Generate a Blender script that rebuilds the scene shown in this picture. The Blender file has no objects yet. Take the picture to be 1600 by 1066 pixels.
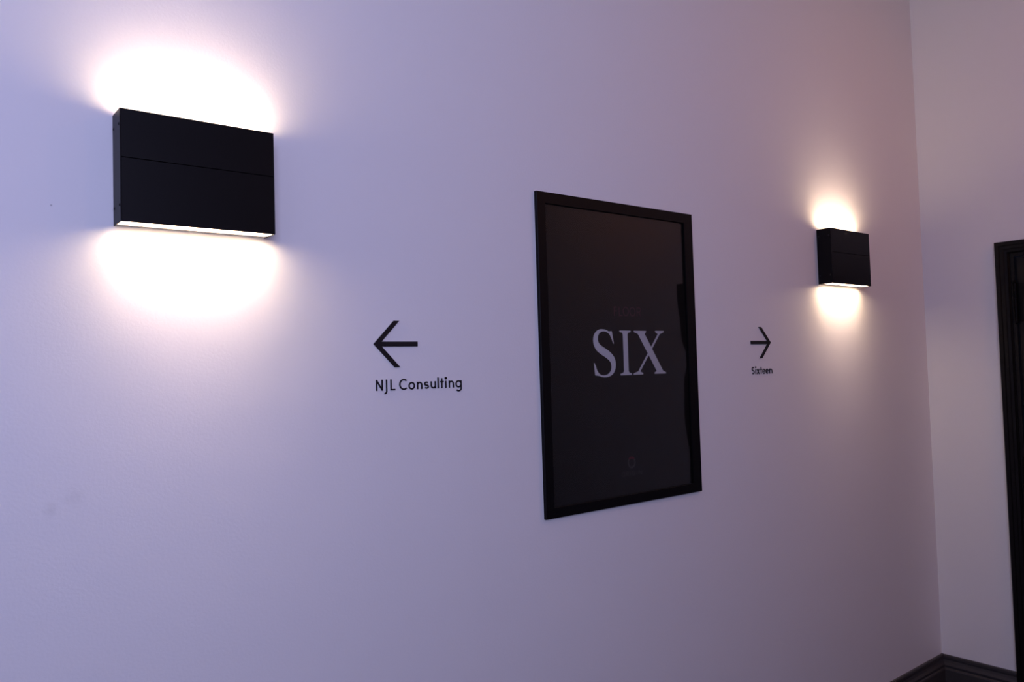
import bpy, bmesh, math
from mathutils import Vector, Matrix

sc = bpy.context.scene
C = sc.collection

# ------------------------------------------------------------------ camera
CAM_POS = Vector((0.0, -1.6, 1.5))
YAW, PITCH, ROLL, FPX = 0.6728, 0.03781, -0.02983, 1230.685
fw = Vector((math.sin(YAW)*math.cos(PITCH), math.cos(YAW)*math.cos(PITCH), math.sin(PITCH)))
r0 = fw.cross(Vector((0, 0, 1))).normalized()
u0 = r0.cross(fw)
r1 = r0*math.cos(ROLL) + u0*math.sin(ROLL)
u1 = -r0*math.sin(ROLL) + u0*math.cos(ROLL)
cd = bpy.data.cameras.new('camera')
cam = bpy.data.objects.new('camera', cd)
C.objects.link(cam)
cam.matrix_world = Matrix(((r1.x, u1.x, -fw.x, CAM_POS.x),
                           (r1.y, u1.y, -fw.y, CAM_POS.y),
                           (r1.z, u1.z, -fw.z, CAM_POS.z),
                           (0, 0, 0, 1)))
cd.sensor_fit = 'HORIZONTAL'
cd.sensor_width = 36.0
cd.lens = FPX/1600*36.0
cd.clip_start = 0.02
sc.camera = cam

# ------------------------------------------------------------------ colour management, world, lights
vs = sc.view_settings
vs.view_transform = 'Standard'
vs.look = 'None'
vs.exposure = 0.0
vs.gamma = 1.0
vs.use_curve_mapping = False

SCONCE_EMIT = (64.0, 59.0)               # radiance of the lower and upper diffusers
SCONCE_COL = (1.0, 0.72, 0.47)
BEAM_POWER, BEAM_SPREAD, BEAM_COL = (0.28, 0.23), (66, 90), (1.0, 0.74, 0.70)   # lower and upper beam of each sconce
DAY_POWER, DAY_COL = 59.5, (0.55, 0.57, 1.0)
WARM_POWER, WARM_COL = 3.0, (1.0, 0.40, 0.07)
DOWN_POWER, DOWN_COL = 7.5, (1.0, 0.36, 0.15)

w = bpy.data.worlds.new('world')
sc.world = w
w.use_nodes = True
w.node_tree.nodes['Background'].inputs[0].default_value = (0.35, 0.42, 0.9, 1)
w.node_tree.nodes['Background'].inputs[1].default_value = 0.6


def area_light(name, loc, aim, sx, sy, power, col, spread=180):
    d = bpy.data.lights.new(name, 'AREA')
    d.shape = 'RECTANGLE'
    d.size, d.size_y = sx, sy
    d.energy, d.color = power, col
    d.spread = math.radians(spread)
    o = bpy.data.objects.new(name, d)
    C.objects.link(o)
    o.location = loc
    o.rotation_euler = (Vector(aim)-Vector(loc)).to_track_quat('-Z', 'Y').to_euler()
    return o


# room: x LX..RX, y FY..0, z 0..CZ
LX, RX, FY, CZ = -2.0, 3.642, -3.0, 3.3
WIN = (-1.3, 0.5, 1.5, 2.9)        # high daylight window in the wall behind the viewer (x0, x1, z0, z1)
area_light('window_daylight', ((WIN[0]+WIN[1])/2, FY+0.05, (WIN[2]+WIN[3])/2), ((WIN[0]+WIN[1])/2, 0, (WIN[2]+WIN[3])/2),
           WIN[1]-WIN[0], WIN[3]-WIN[2], DAY_POWER, DAY_COL)
AMBER_FILL = (2.6, FY, 2.75)            # added unseen amber fill on the same wall, warms the right end
area_light('amber_fill', (AMBER_FILL[0], FY+0.10, AMBER_FILL[2]), (AMBER_FILL[0], 0, AMBER_FILL[2]), 0.2, 0.2, WARM_POWER, WARM_COL)
DOWN_FILL = (3.2, -1.6, CZ)            # added unseen ceiling fill, puts more red on the door wall
area_light('ceiling_fill', (DOWN_FILL[0], DOWN_FILL[1], CZ-0.04), (DOWN_FILL[0], DOWN_FILL[1], 0), 0.2, 0.2, DOWN_POWER, DOWN_COL)


# ------------------------------------------------------------------ materials
def mat(name, col, rough=0.5, spec=0.5, metal=0.0, bump=None, tint=0.0, coat=0.0):
    m = bpy.data.materials.new(name)
    m.use_nodes = True
    nt = m.node_tree
    b = nt.nodes['Principled BSDF']
    b.inputs['Base Color'].default_value = (*col, 1)
    b.inputs['Roughness'].default_value = rough
    b.inputs['Specular IOR Level'].default_value = spec
    b.inputs['Metallic'].default_value = metal
    b.inputs['Coat Weight'].default_value = coat
    tc = nt.nodes.new('ShaderNodeTexCoord')
    if bump:
        sc_, st, dist = bump
        n = nt.nodes.new('ShaderNodeTexNoise')
        n.inputs['Scale'].default_value = sc_
        n.inputs['Detail'].default_value = 4
        nt.links.new(tc.outputs['Object'], n.inputs['Vector'])
        bp = nt.nodes.new('ShaderNodeBump')
        bp.inputs['Strength'].default_value = st
        bp.inputs['Distance'].default_value = dist
        nt.links.new(n.outputs['Fac'], bp.inputs['Height'])
        nt.links.new(bp.outputs['Normal'], b.inputs['Normal'])
    if tint:
        n2 = nt.nodes.new('ShaderNodeTexNoise')
        n2.inputs['Scale'].default_value = 3.0
        n2.inputs['Detail'].default_value = 3
        nt.links.new(tc.outputs['Object'], n2.inputs['Vector'])
        mr = nt.nodes.new('ShaderNodeMapRange')
        mr.inputs['From Min'].default_value = 0.3
        mr.inputs['From Max'].default_value = 0.7
        mr.inputs['To Min'].default_value = 1-tint
        mr.inputs['To Max'].default_value = 1+tint
        nt.links.new(n2.outputs['Fac'], mr.inputs['Value'])
        mx = nt.nodes.new('ShaderNodeVectorMath')
        mx.operation = 'SCALE'
        mx.inputs[0].default_value = col
        nt.links.new(mr.outputs['Result'], mx.inputs['Scale'])
        nt.links.new(mx.outputs['Vector'], b.inputs['Base Color'])
    return m


def wall_paint():
    m = mat('white_wall_paint', (0.74, 0.735, 0.73), 0.55, 0.35)
    nt = m.node_tree
    b = nt.nodes['Principled BSDF']
    tc = nt.nodes.new('ShaderNodeTexCoord')
    fine = nt.nodes.new('ShaderNodeTexNoise')
    fine.inputs['Scale'].default_value = 170
    fine.inputs['Detail'].default_value = 3
    broad = nt.nodes.new('ShaderNodeTexNoise')
    broad.inputs['Scale'].default_value = 5
    broad.inputs['Detail'].default_value = 2
    nt.links.new(tc.outputs['Object'], fine.inputs['Vector'])
    nt.links.new(tc.outputs['Object'], broad.inputs['Vector'])
    b1 = nt.nodes.new('ShaderNodeBump')
    b1.inputs['Strength'].default_value = 0.35
    b1.inputs['Distance'].default_value = 0.0006
    b2 = nt.nodes.new('ShaderNodeBump')
    b2.inputs['Strength'].default_value = 0.25
    b2.inputs['Distance'].default_value = 0.006
    nt.links.new(fine.outputs['Fac'], b1.inputs['Height'])
    nt.links.new(broad.outputs['Fac'], b2.inputs['Height'])
    nt.links.new(b2.outputs['Normal'], b1.inputs['Normal'])
    nt.links.new(b1.outputs['Normal'], b.inputs['Normal'])
    # two faint grey scuffs and a pin mark on the plaster, at their own places on the wall
    val = None
    for (px, pz, rad, depth) in ((0.228, 1.279, 0.016, 0.10), (0.2635, 1.300, 0.024, 0.07), (0.232, 1.820, 0.0022, 0.55)):
        d = nt.nodes.new('ShaderNodeVectorMath')
        d.operation = 'DISTANCE'
        d.inputs[1].default_value = (px, 0.0, pz)
        nt.links.new(tc.outputs['Object'], d.inputs[0])
        add = nt.nodes.new('ShaderNodeMath')
        add.operation = 'MULTIPLY_ADD'
        nz = nt.nodes.new('ShaderNodeTexNoise')
        nz.inputs['Scale'].default_value = 60
        nt.links.new(tc.outputs['Object'], nz.inputs['Vector'])
        nt.links.new(nz.outputs['Fac'], add.inputs[0])
        add.inputs[1].default_value = rad*1.2
        nt.links.new(d.outputs['Value'], add.inputs[2])
        mr = nt.nodes.new('ShaderNodeMapRange')
        mr.interpolation_type = 'SMOOTHSTEP'
        mr.inputs['From Min'].default_value = rad*0.5
        mr.inputs['From Max'].default_value = rad*1.7
        mr.inputs['To Min'].default_value = 1-depth
        mr.inputs['To Max'].default_value = 1
        nt.links.new(add.outputs[0], mr.inputs['Value'])
        if val is None:
            val = mr.outputs['Result']
        else:
            mu = nt.nodes.new('ShaderNodeMath')
            mu.operation = 'MULTIPLY'
            nt.links.new(val, mu.inputs[0])
            nt.links.new(mr.outputs['Result'], mu.inputs[1])
            val = mu.outputs[0]
    sc_ = nt.nodes.new('ShaderNodeVectorMath')
    sc_.operation = 'SCALE'
    sc_.inputs[0].default_value = (0.74, 0.735, 0.73)
    nt.links.new(val, sc_.inputs['Scale'])
    nt.links.new(sc_.outputs['Vector'], b.inputs['Base Color'])
    return m


M_WALL = wall_paint()
M_CEIL = mat('ceiling_paint', (0.72, 0.72, 0.72), 0.8, 0.2, bump=(40, 0.1, 0.001))
M_DARKWALL = mat('charcoal_wall_paint', (0.10, 0.10, 0.105), 0.6, 0.3, bump=(170, 0.1, 0.0005))
M_CARPET = mat('dark_carpet', (0.03, 0.028, 0.032), 0.95, 0.1, bump=(300, 0.8, 0.004), tint=0.15)
M_BASE = mat('charcoal_gloss_paint', (0.040, 0.037, 0.038), 0.45, 0.35, bump=(30, 0.05, 0.001))
M_DOOR = mat('black_satin_door_paint', (0.0035, 0.0033, 0.0036), 0.42, 0.16, bump=(60, 0.08, 0.001))
M_HINGE = mat('black_hinge_metal', (0.0015, 0.0015, 0.0018), 0.5, 0.1, bump=(80, 0.05, 0.0005))
M_STEEL = mat('brushed_steel', (0.5, 0.5, 0.5), 0.3, 0.5, 1.0, bump=(90, 0.05, 0.0005))
M_LAMP = mat('black_powder_coat', (0.0045, 0.004, 0.0045), 0.40, 0.12, bump=(900, 0.05, 0.0002))
M_SCREW = mat('black_screw_metal', (0.004, 0.004, 0.006), 0.45, 0.3, bump=(400, 0.05, 0.0002))
M_LINER = mat('white_reflector_enamel', (0.85, 0.85, 0.83), 0.4, 0.5, bump=(200, 0.03, 0.0002))
M_FRAME = mat('black_frame_wood', (0.0028, 0.0028, 0.0036), 0.45, 0.12, bump=(120, 0.06, 0.0004))
M_PRINT = mat('dark_poster_paper', (0.006, 0.005, 0.0045), 0.7, 0.2, tint=0.03)
M_WHITEINK = mat('pale_ink', (0.58, 0.56, 0.57), 0.7, 0.2, bump=(500, 0.02, 0.0001))
M_FAINT = mat('faint_plum_ink', (0.058, 0.019, 0.030), 0.7, 0.2, bump=(500, 0.02, 0.0001))
M_GREYINK = mat('faint_grey_ink', (0.046, 0.038, 0.042), 0.7, 0.2, bump=(500, 0.02, 0.0001))
M_RED = mat('dark_red_ink', (0.080, 0.008, 0.018), 0.7, 0.2, bump=(500, 0.02, 0.0001))
M_VINYL = mat('matt_black_acrylic', (0.006, 0.006, 0.009), 0.45, 0.35, bump=(300, 0.03, 0.0002))


def diffuser_mat(strength):
    m = bpy.data.materials.new('lit_opal_diffuser')
    m.use_nodes = True
    nt = m.node_tree
    b = nt.nodes['Principled BSDF']
    b.inputs['Base Color'].default_value = (0.8, 0.8, 0.8, 1)
    b.inputs['Emission Color'].default_value = (*SCONCE_COL, 1)
    b.inputs['Emission Strength'].default_value = strength
    return m


def warm_disc_mat():  # glowing lens shared by the two added warm fill lamps
    m = bpy.data.materials.new('lit_fill_lens')
    m.use_nodes = True
    b = m.node_tree.nodes['Principled BSDF']
    b.inputs['Emission Color'].default_value = (*WARM_COL, 1)
    b.inputs['Emission Strength'].default_value = 1.5
    return m


def acrylic_mat():
    m = bpy.data.materials.new('clear_acrylic')
    m.use_nodes = True
    nt = m.node_tree
    nt.nodes.clear()
    out = nt.nodes.new('ShaderNodeOutputMaterial')
    mix = nt.nodes.new('ShaderNodeMixShader')
    tr = nt.nodes.new('ShaderNodeBsdfTransparent')
    gl = nt.nodes.new('ShaderNodeBsdfGlossy')
    gl.inputs['Roughness'].default_value = 0.02
    fr = nt.nodes.new('ShaderNodeFresnel')
    fr.inputs['IOR'].default_value = 1.49
    nt.links.new(fr.outputs[0], mix.inputs[0])
    nt.links.new(tr.outputs[0], mix.inputs[1])
    nt.links.new(gl.outputs[0], mix.inputs[2])
    nt.links.new(mix.outputs[0], out.inputs[0])
    return m


def pane_mat():
    m = acrylic_mat()
    m.name = 'window_glass'
    return m


M_DIFF = (diffuser_mat(SCONCE_EMIT[0]), diffuser_mat(SCONCE_EMIT[1]))
M_LENS = warm_disc_mat()
M_ACRYL = acrylic_mat()
M_PANE = pane_mat()


# ------------------------------------------------------------------ mesh helpers
def link_bm(name, bm, m, parent=None, smooth=False):
    me = bpy.data.meshes.new(name)
    bmesh.ops.recalc_face_normals(bm, faces=bm.faces[:])
    bm.to_mesh(me)
    bm.free()
    me.materials.append(m)
    if smooth:
        for p in me.polygons:
            p.use_smooth = True
    o = bpy.data.objects.new(name, me)
    C.objects.link(o)
    if parent:
        o.parent = parent
    return o


def add_box(bm, x0, x1, y0, y1, z0, z1, bev=0.0):
    n = bmesh.new()
    bmesh.ops.create_cube(n, size=1)
    for v in n.verts:
        v.co = Vector(((x0+x1)/2+v.co.x*(x1-x0), (y0+y1)/2+v.co.y*(y1-y0), (z0+z1)/2+v.co.z*(z1-z0)))
    if bev:
        bmesh.ops.bevel(n, geom=n.edges[:], offset=bev, segments=2, profile=0.5, affect='EDGES')
    t = bpy.data.meshes.new('t')
    n.to_mesh(t)
    n.free()
    bm.from_mesh(t)
    bpy.data.meshes.remove(t)


def box(name, dims, m, parent=None, bev=0.0):
    bm = bmesh.new()
    add_box(bm, *dims, bev=bev)
    return link_bm(name, bm, m, parent)


def prism(bm, pts, y_back, y_front):
    """closed outline pts (x, z) extruded from y_back to y_front"""
    a = [bm.verts.new((x, y_back, z)) for x, z in pts]
    b = [bm.verts.new((x, y_front, z)) for x, z in pts]
    n = len(pts)
    bm.faces.new(a)
    bm.faces.new(b[::-1])
    for i in range(n):
        j = (i+1) % n
        bm.faces.new((a[i], b[i], b[j], a[j]))


def ribbon(bm, pts, wid, yb, yf, closed=False):
    """polyline (x, z) with per-point width, as quads from yb to yf"""
    n = len(pts)
    ws = wid if isinstance(wid, (list, tuple)) else [wid]*n
    L, R = [], []
    for i in range(n):
        if closed:
            p0, p2 = Vector(pts[i-1]), Vector(pts[(i+1) % n])
        else:
            p0, p2 = Vector(pts[max(i-1, 0)]), Vector(pts[min(i+1, n-1)])
        p = Vector(pts[i])
        d1 = (p-p0).normalized() if (p-p0).length > 1e-9 else (p2-p).normalized()
        d2 = (p2-p).normalized() if (p2-p).length > 1e-9 else d1
        t = (d1+d2).normalized()
        nn = Vector((-t.y, t.x))
        k = ws[i]/2/max(0.45, nn.dot(Vector((-d1.y, d1.x))))
        L.append(p+nn*k)
        R.append(p-nn*k)
    vb = [[bm.verts.new((q.x, y, q.y)) for q in s] for s in (L, R) for y in (yb, yf)]
    Lb, Lf, Rb, Rf = vb
    rng = range(n) if closed else range(n-1)
    for i in rng:
        j = (i+1) % n
        bm.faces.new((Lf[i], Lf[j], Rf[j], Rf[i]))
        bm.faces.new((Lb[i], Rb[i], Rb[j], Lb[j]))
        bm.faces.new((Lb[i], Lb[j], Lf[j], Lf[i]))
        bm.faces.new((Rb[i], Rf[i], Rf[j], Rb[j]))
    if not closed:
        for i in (0, n-1):
            bm.faces.new((Lb[i], Lf[i], Rf[i], Rb[i]))


def arc(cx, cz, rx, rz, a0, a1, n=16):
    return [(cx+rx*math.cos(math.radians(a0+(a1-a0)*i/n)), cz+rz*math.sin(math.radians(a0+(a1-a0)*i/n))) for i in range(n+1)]


def empty(name, loc, label, cat, group=None, kind=None):
    o = bpy.data.objects.new(name, None)
    C.objects.link(o)
    o.location = loc
    o.empty_display_size = 0.1
    if label:
        o['label'] = label
    if cat:
        o['category'] = cat
    if group:
        o['group'] = group
    if kind:
        o['kind'] = kind
    return o


def structure(o, label=None, cat=None):
    o['kind'] = 'structure'
    if label:
        o['label'] = label
    if cat:
        o['category'] = cat
    return o


# ------------------------------------------------------------------ room shell
T = 0.14
DY0, DY1, DTOP = -1.30, -0.350, 1.9237     # clear opening in the right wall
structure(box('floor', (LX-T, RX+T, FY-T, T, -0.12, 0.0), M_CARPET), 'dark carpeted floor below the dark skirting board', 'floor')
structure(box('ceiling', (LX-T, RX+T, FY-T, T, CZ, CZ+0.12), M_CEIL), 'pale ceiling over the lobby', 'ceiling')
structure(box('wall_back', (LX-T, RX+T, 0.0, T, 0, CZ), M_WALL), 'long white wall carrying the two black sconces and the framed poster', 'wall')
structure(box('wall_left', (LX-T, LX, FY, 0, 0, CZ), M_WALL), 'white wall at the left end of the lobby', 'wall')
bm = bmesh.new()
add_box(bm, RX, RX+T, DY1, 0, 0, CZ)
add_box(bm, RX, RX+T, FY, DY0, 0, CZ)
add_box(bm, RX, RX+T, DY0, DY1, DTOP, CZ)
structure(link_bm('wall_right', bm, M_WALL), 'narrow white end wall with the black door', 'wall')
bm = bmesh.new()
add_box(bm, LX-T, WIN[0], FY-T, FY, 0, CZ)
add_box(bm, WIN[1], RX+T, FY-T, FY, 0, CZ)
add_box(bm, WIN[0], WIN[1], FY-T, FY, 0, WIN[2])
add_box(bm, WIN[0], WIN[1], FY-T, FY, WIN[3], CZ)
structure(link_bm('wall_front', bm, M_DARKWALL), 'dark painted wall behind the viewer with a high window', 'wall')
# window with frame, mullions and panes
wn = structure(empty('window_1', ((WIN[0]+WIN[1])/2, FY-0.07, WIN[2]), None, None), 'high daylight window with three panes behind the viewer', 'window')
hw, hh = (WIN[1]-WIN[0])/2, WIN[3]-WIN[2]
for dims in ((-hw, hw, -.03, .03, 0, .05), (-hw, hw, -.03, .03, hh-.05, hh), (-hw, -hw+.05, -.03, .03, .05, hh-.05),
             (hw-.05, hw, -.03, .03, .05, hh-.05)):
    box('window_frame', dims, M_DOOR, wn, 0.003)
for k in (-1, 1):
    box('mullion', (k*hw/3-.025, k*hw/3+.025, -.025, .025, .05, hh-.05), M_DOOR, wn, 0.003)
for k in (-1, 0, 1):
    box('pane', (k*hw*2/3-hw/3+.03, k*hw*2/3+hw/3-.03, -.004, .004, .05, hh-.05), M_PANE, wn)


# skirting boards: one moulded profile, (distance from wall, height)
BZ = 0.202
PROF = [(0, 0), (.018, 0), (.018, .140), (.0165, .145), (.0125, .148), (.0125, .153), (.0150, .156), (.0150, .160),
        (.0105, .170), (.0080, .180), (.0080, .184), (.0100, .187), (.0100, .197), (.0080, BZ), (0, BZ)]


def sweep_profile(bm, path, inward):
    """path: list of floor points; inward: per-point offset direction (mitred)"""
    rings = []
    for p, d in zip(path, inward):
        rings.append([bm.verts.new((p[0]+d[0]*a, p[1]+d[1]*a, z)) for a, z in PROF])
    for A, B in zip(rings, rings[1:]):
        for i in range(len(PROF)-1):
            bm.faces.new((A[i], A[i+1], B[i+1], B[i]))
    for r_ in (rings[0], rings[-1]):
        bm.faces.new(r_)


bm = bmesh.new()
sweep_profile(bm, [(LX, -0.0005), (RX-0.0005, -0.0005)], [(1, -1), (-1, -1)])
structure(link_bm('baseboard_back', bm, M_BASE), 'dark grey moulded skirting along the poster wall', 'skirting board')
bm = bmesh.new()
sweep_profile(bm, [(RX-0.0005, -0.0005), (RX-0.0005, -0.2985)], [(-1, -1), (-1, 0)])
structure(link_bm('baseboard_right', bm, M_BASE), 'short dark grey skirting between wall corner and black door', 'skirting board')
bm = bmesh.new()
sweep_profile(bm, [(RX-0.0005, -1.3515), (RX-0.0005, FY+.0005)], [(-1, 0), (-1, 1)])
structure(link_bm('baseboard_right', bm, M_BASE), 'dark grey skirting beyond the black door', 'skirting board')

# ------------------------------------------------------------------ door in the right wall
door = structure(empty('door_1', (RX, (DY0+DY1)/2, 0), None, None), 'black panelled door in a black moulded architrave at the right edge', 'door')
oy = (DY0+DY1)/2
AW = 0.050
# architrave profile: (distance from opening edge outward, protrusion)
APROF = [(0.0, 0.0), (0.0, 0.004), (0.002, 0.006), (0.006, 0.012), (0.016, 0.013), (0.019, 0.016), (0.031, 0.016), (0.034, 0.020), (0.047, 0.020), (AW, 0.017), (AW, 0.0)]


def architrave(bm, pts, outs):
    """pts: inner-edge corners (y,z); outs: outward mitre dirs"""
    rings = [[bm.verts.new((-pr, p[0]-oy+o_[0]*a, p[1]+o_[1]*a)) for a, pr in APROF] for p, o_ in zip(pts, outs)]
    A, B = rings
    n = len(APROF)
    for i in range(n):
        j = (i+1) % n
        bm.faces.new((A[i], A[j], B[j], B[i]))
    bm.faces.new(A)
    bm.faces.new(B[::-1])


iy0, iy1, iz = DY0, DY1+0.0003, 1.9237
for pts, outs in ((((iy1, 0), (iy1, iz)), ((1, 0), (1, 1))), (((iy1, iz), (iy0, iz)), ((1, 1), (-1, 1))),
                  (((iy0, iz), (iy0, 0)), ((-1, 1), (-1, 0)))):
    bm = bmesh.new()
    architrave(bm, pts, outs)
    link_bm('architrave', bm, M_DOOR, door)
# lining of the opening
for dims in ((0, T, DY1-.014-oy, DY1-oy+.0005, 0, DTOP), (0, T, DY0-oy-.0005, DY0+.014-oy, 0, DTOP), (0, T, DY0+.014-oy, DY1-.014-oy, DTOP-.014, DTOP+.0005)):
    box('door_lining', dims, M_DOOR, door)
# leaf with recessed panels
ly0, ly1, lz1 = DY0+.017-oy, DY1-.017-oy, DTOP-.018
leaf = box('door_leaf', (.012, .050, ly0, ly1, .008, lz1), M_DOOR, door, 0.0015)
st = 0.10
cols_ = ((ly0+st, -st/2), (st/2, ly1-st))
rows_ = ((.22, .86), (1.00, lz1-.12))
for a, b_ in cols_:
    for c_, d_ in rows_:
        bm = bmesh.new()
        o2 = 0.018
        outer = [(a, c_), (b_, c_), (b_, d_), (a, d_)]
        inner = [(a+o2, c_+o2), (b_-o2, c_+o2), (b_-o2, d_-o2), (a+o2, d_-o2)]
        mid = [(a+o2*.5, c_+o2*.5), (b_-o2*.5, c_+o2*.5), (b_-o2*.5, d_-o2*.5), (a+o2*.5, d_-o2*.5)]
        V = [[bm.verts.new((x_, q[0], q[1])) for q in ring] for ring, x_ in ((outer, .0119), (mid, .004), (inner, .010))]
        for r_a, r_b in zip(V, V[1:]):
            for i in range(4):
                bm.faces.new((r_a[i], r_a[(i+1) % 4], r_b[(i+1) % 4], r_b[i]))
        bm.faces.new(V[-1])
        link_bm('door_panel', bm, M_DOOR, door)
# hinges: knuckle barrel plus leaf plates
for hz in (1.64, .92, .20):
    bm = bmesh.new()
    for k in range(5):
        bmesh.ops.create_cone(bm, cap_ends=True, segments=16, radius1=.0070, radius2=.0070, depth=.0305,
                              matrix=Matrix.Translation((-.003, DY1-.0145-oy, hz+.016+.032*k)))
    add_box(bm, .0075, .0125, DY1-.048-oy, DY1-.017-oy, hz, hz+.160, 0.001)
    for zz in (hz-.004, hz+.164):
        bmesh.ops.create_icosphere(bm, subdivisions=2, radius=.0064, matrix=Matrix.Translation((-.003, DY1-.0145-oy, zz)))
    link_bm('hinge', bm, M_HINGE, door)
# lever handle on the far side of the leaf
bm = bmesh.new()
bmesh.ops.create_cone(bm, cap_ends=True, segments=32, radius1=.026, radius2=.025, depth=.008,
                      matrix=Matrix.Translation((.008, ly0+.07, 1.02)) @ Matrix.Rotation(math.pi/2, 4, 'Y'))
bmesh.ops.create_cone(bm, cap_ends=True, segments=20, radius1=.009, radius2=.009, depth=.05,
                      matrix=Matrix.Translation((-.018, ly0+.07, 1.02)) @ Matrix.Rotation(math.pi/2, 4, 'Y'))
add_box(bm, -.050, -.034, ly0+.060, ly0+.185, 1.011, 1.029, .005)
link_bm('door_handle', bm, M_STEEL, door)


# ------------------------------------------------------------------ wall sconces
SW, SH, SD = 0.2887, 0.2083, 0.0571
REC, BACK, PL = 0.024, 0.015, 0.0022      # diffuser recess, back box lip, sheet thickness


def make_sconce(loc, label, group):
    t = empty('wall_sconce', loc, label, 'wall light', group)
    h = SW/2
    # housing: back box and centre web
    bm = bmesh.new()
    add_box(bm, -h+PL, h-PL, -BACK, -0.0004, REC+.002, SH-REC-.002)
    add_box(bm, -h+PL, h-PL, -SD+PL, -BACK, REC+.010, SH-REC-.010)
    link_bm('housing', bm, M_LAMP, t)
    for s in (-1, 1):
        x0, x1 = (-h, -h+PL) if s < 0 else (h-PL, h)
        box('side_plate', (x0, x1, -SD+.0002, -0.0003, 0.0, SH), M_LAMP, t, 0.0006)
    # front panel with a fine horizontal groove
    bm = bmesh.new()
    zs = SH*0.568
    yb, yf = -SD+PL, -SD
    prof = [(yb, 0.0), (yf+.0006, 0.0), (yf, .0006), (yf, zs-.0010), (yf+.0014, zs), (yf, zs+.0010), (yf, SH-.0006), (yf+.0006, SH), (yb, SH)]
    A = [bm.verts.new((-h+PL, y, z)) for y, z in prof]
    B = [bm.verts.new((h-PL, y, z)) for y, z in prof]
    for i in range(len(prof)):
        j = (i+1) % len(prof)
        bm.faces.new((A[i], A[j], B[j], B[i]))
    bm.faces.new(A)
    bm.faces.new(B[::-1])
    link_bm('front_panel', bm, M_LAMP, t)
    for top in (0, 1):
        zd = REC if not top else SH-REC
        z0, z1 = (REC, REC+.010) if not top else (SH-REC-.010, SH-REC)
        d = box('diffuser', (-h+PL+.0006, h-PL-.0006, -SD+PL+.0006, -BACK-.0006, z0, z1), M_DIFF[top], t)
        d['label'] = 'glowing warm white upper light strip' if top else 'glowing warm white lower light strip'
        # white enamel reflector lip around the recessed diffuser
        bm = bmesh.new()
        za, zb = (0.0016, REC) if not top else (SH-REC, SH-.0016)
        i0, i1, j0, j1 = -h+PL, h-PL, -SD+PL, -BACK
        th = .0006
        add_box(bm, i0, i0+th, j0, j1, za, zb)
        add_box(bm, i1-th, i1, j0, j1, za, zb)
        add_box(bm, i0+th, i1-th, j0, j0+th, za, zb)
        add_box(bm, i0+th, i1-th, j1-th, -0.0006, za, zb)
        link_bm('reflector', bm, M_LINER, t)
        # forward beam of the LED strip behind the diffuser
        b_ = area_light('sconce_beam', (0, 0, 0), (0, 0, -1), SW-.03, .030, BEAM_POWER[top], BEAM_COL, BEAM_SPREAD[top])
        b_.parent = t
        b_.location = (0, -(SD+BACK)/2, (REC-.0006) if not top else SH-REC+.0006)
        b_.rotation_euler = (0, 0, 0) if not top else (math.pi, 0, 0)
    for s in (-1, 1):
        for yy in (-.0085, -.0500):
            for zz in (.031, SH-.028):
                bm = bmesh.new()
                bmesh.ops.create_uvsphere(bm, u_segments=12, v_segments=8, radius=.0030)
                for v in bm.verts:
                    v.co.x *= .55
                bmesh.ops.translate(bm, verts=bm.verts[:], vec=(s*h, yy, zz))
                link_bm('screw', bm, M_SCREW, t, True)
    return t


make_sconce((0.3332+SW/2, -0.0002, 1.7918), 'large-looking near black box wall sconce left of the poster, glowing up and down', 'black up-and-down wall sconces')
make_sconce((2.7678+SW/2, -0.0002, 1.7922), 'farther black box wall sconce right of the poster near the corner, glowing up and down', 'black up-and-down wall sconces')

# ------------------------------------------------------------------ lettering
YB, YF = -0.0003, -0.0020
SWD = 3.4e-3


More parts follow.
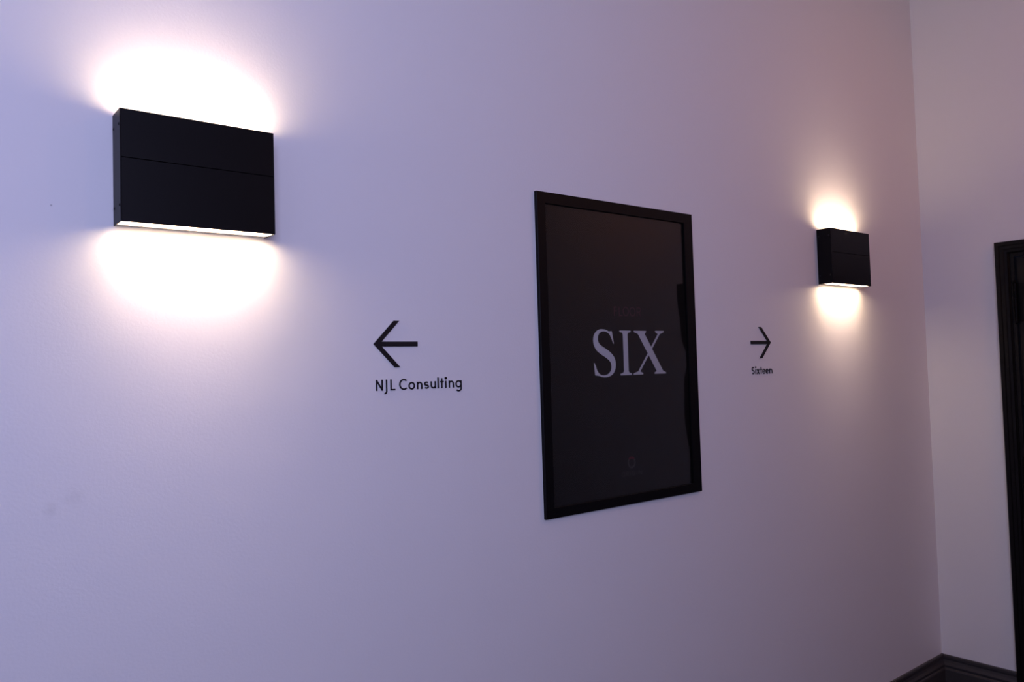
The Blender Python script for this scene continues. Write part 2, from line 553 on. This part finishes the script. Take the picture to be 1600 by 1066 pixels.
def glyph(ch, x0, x1, base, cap, xh, sw):
    """monoline geometric sans glyph as a list of (points, closed, width); x0..x1 outer edges"""
    a = sw/2
    L, R = x0+a, x1-a
    m = (x0+x1)/2
    rx = (R-L)/2
    S = []
    if ch == 'N':
        S = [([(L, base), (L, base+cap)], 0), ([(R, base), (R, base+cap)], 0), ([(L, base+cap-a*.6), (R, base+a*.6)], 0)]
    elif ch == 'J':
        S = [([(R, base+cap), (R, base-.0015)]+arc(R-.0050, base-.0015, .0050, .0052, 0, -100, 8)[1:], 0)]
    elif ch == 'L':
        S = [([(L, base+cap), (L, base)], 0), ([(x0, base+a*.9), (x1, base+a*.9)], 0)]
    elif ch == 'C':
        c = base+cap/2
        S = [(arc(m+.0012, c, rx+.0012, cap/2-a+.0004, 48, 312, 26), 0)]
    elif ch == 'F':
        S = [([(L, base), (L, base+cap)], 0), ([(x0, base+cap-a), (x1, base+cap-a)], 0), ([(x0, base+cap*.52), (x1-.001, base+cap*.52)], 0)]
    elif ch == 'O':
        S = [(arc(m, base+cap/2, rx, cap/2-a+.0003, 0, 360, 32)[:-1], 1)]
    elif ch == 'R':
        zt, zm = base+cap-a, base+cap*.47
        S = [([(L, base), (L, base+cap)], 0),
             ([(L, zt), (m, zt)]+arc(m, (zt+zm)/2, rx, (zt-zm)/2, 90, -90, 12)[1:]+[(L, zm)], 0),
             ([(m-.0005, zm), (R+a*.3, base)], 0)]
    elif ch == 'G':
        c = base+cap/2
        S = [(arc(m, c, rx, cap/2-a, 45, 340, 24), 0), ([(R, base+a), (R, c-.0003), (m+rx*.2, c-.0003)], 0)]
    elif ch == 'I':
        S = [([(m, base), (m, base+cap)], 0)]
    elif ch == 'o':
        S = [(arc(m, base+xh/2, rx, xh/2-a+.0003, 0, 360, 28)[:-1], 1)]
    elif ch == 'n':
        zc = base+xh-a-rx
        S = [([(L, base), (L, base+xh)], 0), (arc(m, zc, rx, rx, 180, 0, 14)+[(R, base)], 0)]
    elif ch == 'u':
        zc = base+a+rx
        S = [([(L, base+xh), (L, zc)]+arc(m, zc, rx, rx, 180, 360, 14)[1:], 0), ([(R, base), (R, base+xh)], 0)]
    elif ch == 's' or ch == 'S':
        H = xh if ch == 's' else cap
        rz = (H-sw)/4+.0001
        zt, zb = base+H-a-rz, base+a+rz
        S = [(arc(m, zt, rx*.92, rz, 38, 270, 16)+arc(m, zb, rx, rz, 90, -142, 16)[1:], 0)]
    elif ch == 'l':
        S = [([(m, base), (m, base+cap*1.04)], 0)]
    elif ch == 't':
        S = [([(m-.0004, base), (m-.0004, base+cap*.96)], 0), ([(x0, base+xh-a), (x1, base+xh-a)], 0)]
    elif ch == 'i':
        S = [([(m, base), (m, base+xh)], 0), (arc(m, base+cap*.945, a*.62, a*.62, 0, 360, 10)[:-1], 2)]
    elif ch == 'x':
        S = [([(L, base), (R, base+xh)], 0), ([(L, base+xh), (R, base)], 0)]
    elif ch == 'e':
        c = base+xh/2
        S = [([(R, c), (L, c)], 0), (arc(m, c, rx, xh/2-a+.0003, 0, 322, 26), 0)]
    elif ch == 'g':
        c = base+xh/2
        S = [(arc(m, c, rx, xh/2-a+.0003, 0, 360, 28)[:-1], 1),
             ([(R, base+xh), (R, base-.0022)]+arc(m, base-.0022, rx, .0060, 0, -142, 12)[1:], 0)]
    return S


def letter(ch, x0, x1, base, cap, xh, sw, yb, yf, m, parent, off):
    bm = bmesh.new()
    for k, (pts, cl) in enumerate(glyph(ch, x0, x1, base, cap, xh, sw)):
        pts = [(x-off[0], z-off[1]) for x, z in pts]
        ribbon(bm, pts, sw*(1.25 if cl == 2 else 1), yb+k*2e-5, yf-k*2e-5, bool(cl))
    return link_bm('letter', bm, m, parent)


def direction_sign(x_tip, zc, s, glyphs, base, label):
    t = empty('direction_sign', (x_tip, 0, base-.010), label, 'wall sign', None)
    z0 = zc-(base-.010)
    k = 0.0540
    pts = [(0, 0), (.0537, k), (.0682, k), (.0208, .0057), (.1168, .0057), (.1168, -.0057), (.0208, -.0057), (.0682, -k), (.0537, -k)]
    pts = [(x*s, z+z0) for x, z in pts]
    bm = bmesh.new()
    prism(bm, pts, YB, YF-.0012)
    link_bm('arrow', bm, M_VINYL, t)
    for ch, x0, x1 in glyphs:
        letter(ch, x0*1e-3, x1*1e-3, base, .0250, .0172, SWD, YB, YF, M_VINYL, t, (x_tip, base-.010))
    return t


direction_sign(0.8701, 1.5703, 1,
               [('N', 874.3, 892.1), ('J', 893.5, 903.5), ('L', 911.6, 924.3), ('C', 935.1, 957.3), ('o', 960.0, 977.6),
                ('n', 983.1, 997.9), ('s', 1002.8, 1016.2), ('u', 1021.3, 1036.1), ('l', 1041.0, 1044.4), ('t', 1048.8, 1058.7),
                ('i', 1063.2, 1066.6), ('n', 1073.2, 1088.3), ('g', 1093.1, 1111.4)], 1.4634,
               'black left-pointing arrow with NJL Consulting lettering beneath it, left of the poster')
direction_sign(2.4346, 1.5724, -1,
               [('S', 2317.6, 2332.9), ('i', 2338.9, 2342.6), ('x', 2346.5, 2362.6), ('t', 2367.2, 2378.0), ('e', 2380.2, 2396.6),
                ('e', 2399.2, 2416.0), ('n', 2421.5, 2438.5)], 1.4636,
               'black right-pointing arrow with Sixteen lettering beneath it, right of the poster')

# ------------------------------------------------------------------ framed poster
PX0, PX1, PZ0, PZ1, PT = 1.3654, 2.0157, 1.1039, 1.9812, 0.0107
IX0, IX1, IZ0, IZ1 = 1.3957, 1.9749, 1.1315, 1.9501
ox, oz = (PX0+PX1)/2, PZ0
poster = empty('framed_poster', (ox, 0, oz), 'tall black framed poster reading FLOOR SIX on the wall between the two sconces', 'poster')
O = [(PX0-ox, 0), (PX1-ox, 0), (PX1-ox, PZ1-oz), (PX0-ox, PZ1-oz)]
I = [(IX0-ox, IZ0-oz), (IX1-ox, IZ0-oz), (IX1-ox, IZ1-oz), (IX0-ox, IZ1-oz)]
for k in range(4):
    j = (k+1) % 4
    bm = bmesh.new()

    def ring(o_, i_):
        o_, i_ = Vector(o_), Vector(i_)
        P = lambda f: o_+(i_-o_)*f
        pr = [(0, -.0004), (0, -PT+.001), (.04, -PT), (.97, -PT), (1.0, -PT+.0005), (1.0, -.0056), (.9, -.0050), (.9, -.0004)]
        return [bm.verts.new((P(f).x, y, P(f).y)) for f, y in pr]
    A, B = ring(O[k], I[k]), ring(O[j], I[j])
    n = len(A)
    for i in range(n):
        q = (i+1) % n
        bm.faces.new((A[i], A[q], B[q], B[i]))
    bm.faces.new(A)
    bm.faces.new(B[::-1])
    link_bm('frame_rail', bm, M_FRAME, poster)
E_ = .003
sheet = box('poster_print', (IX0-ox-E_+.0012, IX1-ox+E_-.0012, -.0024, -.0006, IZ0-oz-E_+.0012, IZ1-oz+E_-.0012), M_PRINT, poster)
# slightly bowed acrylic glazing
NX, NZ = 60, 84
bm = bmesh.new()


WAVE = [(1.0, 0), (1.20, 0), (1.355, .0065), (1.44, .0055), (1.52, .0002), (1.60, .0075), (1.73, .0125), (1.82, .0125), (2.0, .006)]


def bow(x, z):
    wx = (x-IX0)/(IX1-IX0)
    wz = (z-IZ0)/(IZ1-IZ0)
    d = 0.00035*math.sin(math.pi*wx)*math.sin(math.pi*wz)
    e = max(0.0, x-1.84)
    for (za, da), (zb, db) in zip(WAVE, WAVE[1:]):      # gentle buckle along the right-hand edge
        if za <= z <= zb:
            k = .5-.5*math.cos(math.pi*(z-za)/(zb-za))
            d += (da+(db-da)*k)*e*e/.24
    d += 0.0006*math.exp(-((wz-1)/.10)**2)*math.sin(math.pi*wx)
    return d


verts = []
for jz in range(NZ+1):
    row = []
    for ix in range(NX+1):
        x = IX0-.002+(IX1-IX0+.004)*ix/NX
        z = IZ0-.002+(IZ1-IZ0+.004)*jz/NZ
        row.append(bm.verts.new((x-ox, -.0048+bow(x, z), z-oz)))
    verts.append(row)
for jz in range(NZ):
    for ix in range(NX):
        bm.faces.new((verts[jz][ix], verts[jz][ix+1], verts[jz+1][ix+1], verts[jz+1][ix]))
link_bm('glazing', bm, M_ACRYL, poster, True)

# print on the poster: raised by a hair so that it is real geometry
LB, LF = -.0024, -.0027
MM = 1e-3


def tp(pts):
    return [((x*MM-ox), (z*MM-oz)) for x, z in pts]


def catmull(P, W_, n=6):
    out, wo = [], []
    for i in range(len(P)-1):
        p0, p1, p2, p3 = P[max(i-1, 0)], P[i], P[i+1], P[min(i+2, len(P)-1)]
        for k in range(n):
            t = k/n
            f = lambda a, b, c, d: .5*((2*b)+(-a+c)*t+(2*a-5*b+4*c-d)*t*t+(-a+3*b-3*c+d)*t**3)
            out.append((f(p0[0], p1[0], p2[0], p3[0]), f(p0[1], p1[1], p2[1], p3[1])))
            wo.append(W_[i]+(W_[i+1]-W_[i])*t)
    out.append(P[-1])
    wo.append(W_[-1])
    return out, wo


bm = bmesh.new()   # S
cl = [(1641, 1585), (1635, 1597), (1622, 1605.5), (1605, 1608), (1588, 1603.5), (1577, 1590), (1576.5, 1573), (1586, 1558.5), (1604, 1548), (1624, 1537.5), (1640, 1524),
      (1645, 1507), (1639.5, 1490), (1625, 1479.5), (1606, 1476.5), (1589, 1480), (1577, 1491), (1571.5, 1508)]
wd = [4, 5, 5.5, 6.5, 11, 17, 20, 22, 23, 23, 21, 18.5, 14, 8.5, 5.5, 5, 4.5, 3]
pp, ww = catmull(cl, wd)
ribbon(bm, tp(pp), [x*MM for x in ww], LB, LF)
prism(bm, tp([(1626, 1605), (1642, 1606), (1649, 1570), (1646, 1570), (1640, 1585), (1633, 1596)]), LB, LF-.00002)
prism(bm, tp([(1566, 1515), (1569, 1515), (1575, 1498), (1584, 1486), (1589, 1477.5), (1569.5, 1480)]), LB, LF-.00002)
link_bm('letter', bm, M_WHITEINK, sheet)
bm = bmesh.new()   # I
prism(bm, tp([(1672.5, 1477.5), (1720.5, 1477.5), (1720.5, 1482), (1711, 1484), (1707.3, 1489), (1707.3, 1597), (1711, 1602), (1721, 1603.5), (1721, 1608),
              (1674, 1608), (1674, 1603.5), (1684, 1602), (1687.6, 1597), (1687.6, 1489), (1683, 1484), (1672.5, 1482)]), LB, LF)
link_bm('letter', bm, M_WHITEINK, sheet)
bm = bmesh.new()   # X
prism(bm, tp([(1751, 1600), (1781, 1600), (1860, 1485.5), (1831, 1485.5)]), LB, LF)
prism(bm, tp([(1842, 1600), (1851, 1600), (1756, 1485.5), (1746.5, 1485.5)]), LB, LF-.00003)
for a0, a1, i0, i1, zo, zi in ((1735, 1788, 1750, 1782, 1608, 1599), (1829.5, 1868, 1841, 1852, 1608.5, 1599),
                               (1728, 1769.5, 1745, 1758, 1477.5, 1486.5), (1820.5, 1872.5, 1830, 1861, 1478, 1486.5)):
    sg = 1 if zi > zo else -1
    prism(bm, tp([(a0, zo), (a0, zo+sg*4), (i0, zi), (i1, zi), (a1, zo+sg*4), (a1, zo)]), LB, LF-.00005)
link_bm('letter', bm, M_WHITEINK, sheet)
for ch, x0, x1 in (('F', 1653.5, 1667), ('L', 1674, 1688), ('O', 1691, 1716), ('O', 1719.5, 1745), ('R', 1750.5, 1769)):
    letter(ch, x0*MM, x1*MM, 1.6505, .0275, .02, .0031, LB, LF, M_FAINT, sheet, (ox, oz))
# ring emblem: grey ring with a red cap at the top
cx, cz, ra = 1.7062-ox, 1.2222-oz, .0140
bm = bmesh.new()
ribbon(bm, arc(cx, cz, ra, ra*1.02, 140, 400, 30), .0052, LB, LF)
link_bm('emblem_ring', bm, M_GREYINK, sheet)
bm = bmesh.new()
ribbon(bm, arc(cx, cz, ra, ra*1.02, 40, 140, 16), .0068, LB, LF)
link_bm('emblem_cap', bm, M_RED, sheet)
for ch, x0, x1 in (('O', 1649, 1664), ('R', 1668.5, 1680), ('I', 1684, 1689), ('G', 1693, 1707), ('I', 1711.5, 1716.5), ('N', 1721, 1736)):
    x0 += 13
    x1 += 13
    letter(ch, x0*MM, x1*MM, 1.1835, .0145, .01, .0019, LB, LF, M_GREYINK, sheet, (ox, oz))

# ------------------------------------------------------------------ added amber fill lamp behind the viewer
t = empty('amber_fill_lamp', (AMBER_FILL[0], FY, AMBER_FILL[2]), 'added unseen round amber fill lamp high on the dark wall behind the viewer', 'wall light')
n = 40
bm = bmesh.new()
R_ = [[bm.verts.new((r_*math.cos(2*math.pi*i/n), y, r_*math.sin(2*math.pi*i/n))) for i in range(n)]
      for r_, y in ((.13, .0005), (.13, .030), (.122, .040), (.108, .040), (.108, .0005))]
for a, b_ in zip(R_, R_[1:]+R_[:1]):
    for i in range(n):
        bm.faces.new((a[i], a[(i+1) % n], b_[(i+1) % n], b_[i]))
link_bm('trim_ring', bm, M_LAMP, t, True)
bm = bmesh.new()
bmesh.ops.create_uvsphere(bm, u_segments=32, v_segments=16, radius=.107)
for v in bm.verts:
    v.co.y = .005 if v.co.y < 0 else .005+v.co.y*.6
link_bm('lens', bm, M_LENS, t, True)

# ------------------------------------------------------------------ added ceiling fill lamp near the door
t = empty('fill_downlight', (DOWN_FILL[0], DOWN_FILL[1], CZ-.03), 'added unseen round warm ceiling fill lamp above the black door', 'ceiling light')
bm = bmesh.new()
R_ = [[bm.verts.new((r_*math.cos(2*math.pi*i/n), r_*math.sin(2*math.pi*i/n), z)) for i in range(n)]
      for r_, z in ((.110, .0), (.114, .0), (.130, .022), (.133, .0298), (.105, .0298), (.105, .010))]
for a, b_ in zip(R_, R_[1:]+R_[:1]):
    for i in range(n):
        bm.faces.new((a[i], a[(i+1) % n], b_[(i+1) % n], b_[i]))
link_bm('trim_ring', bm, M_CEIL, t, True)
bm = bmesh.new()
bmesh.ops.create_cone(bm, cap_ends=True, segments=40, radius1=.104, radius2=.104, depth=.008, matrix=Matrix.Translation((0, 0, .018)))
link_bm('lens', bm, M_LENS, t)
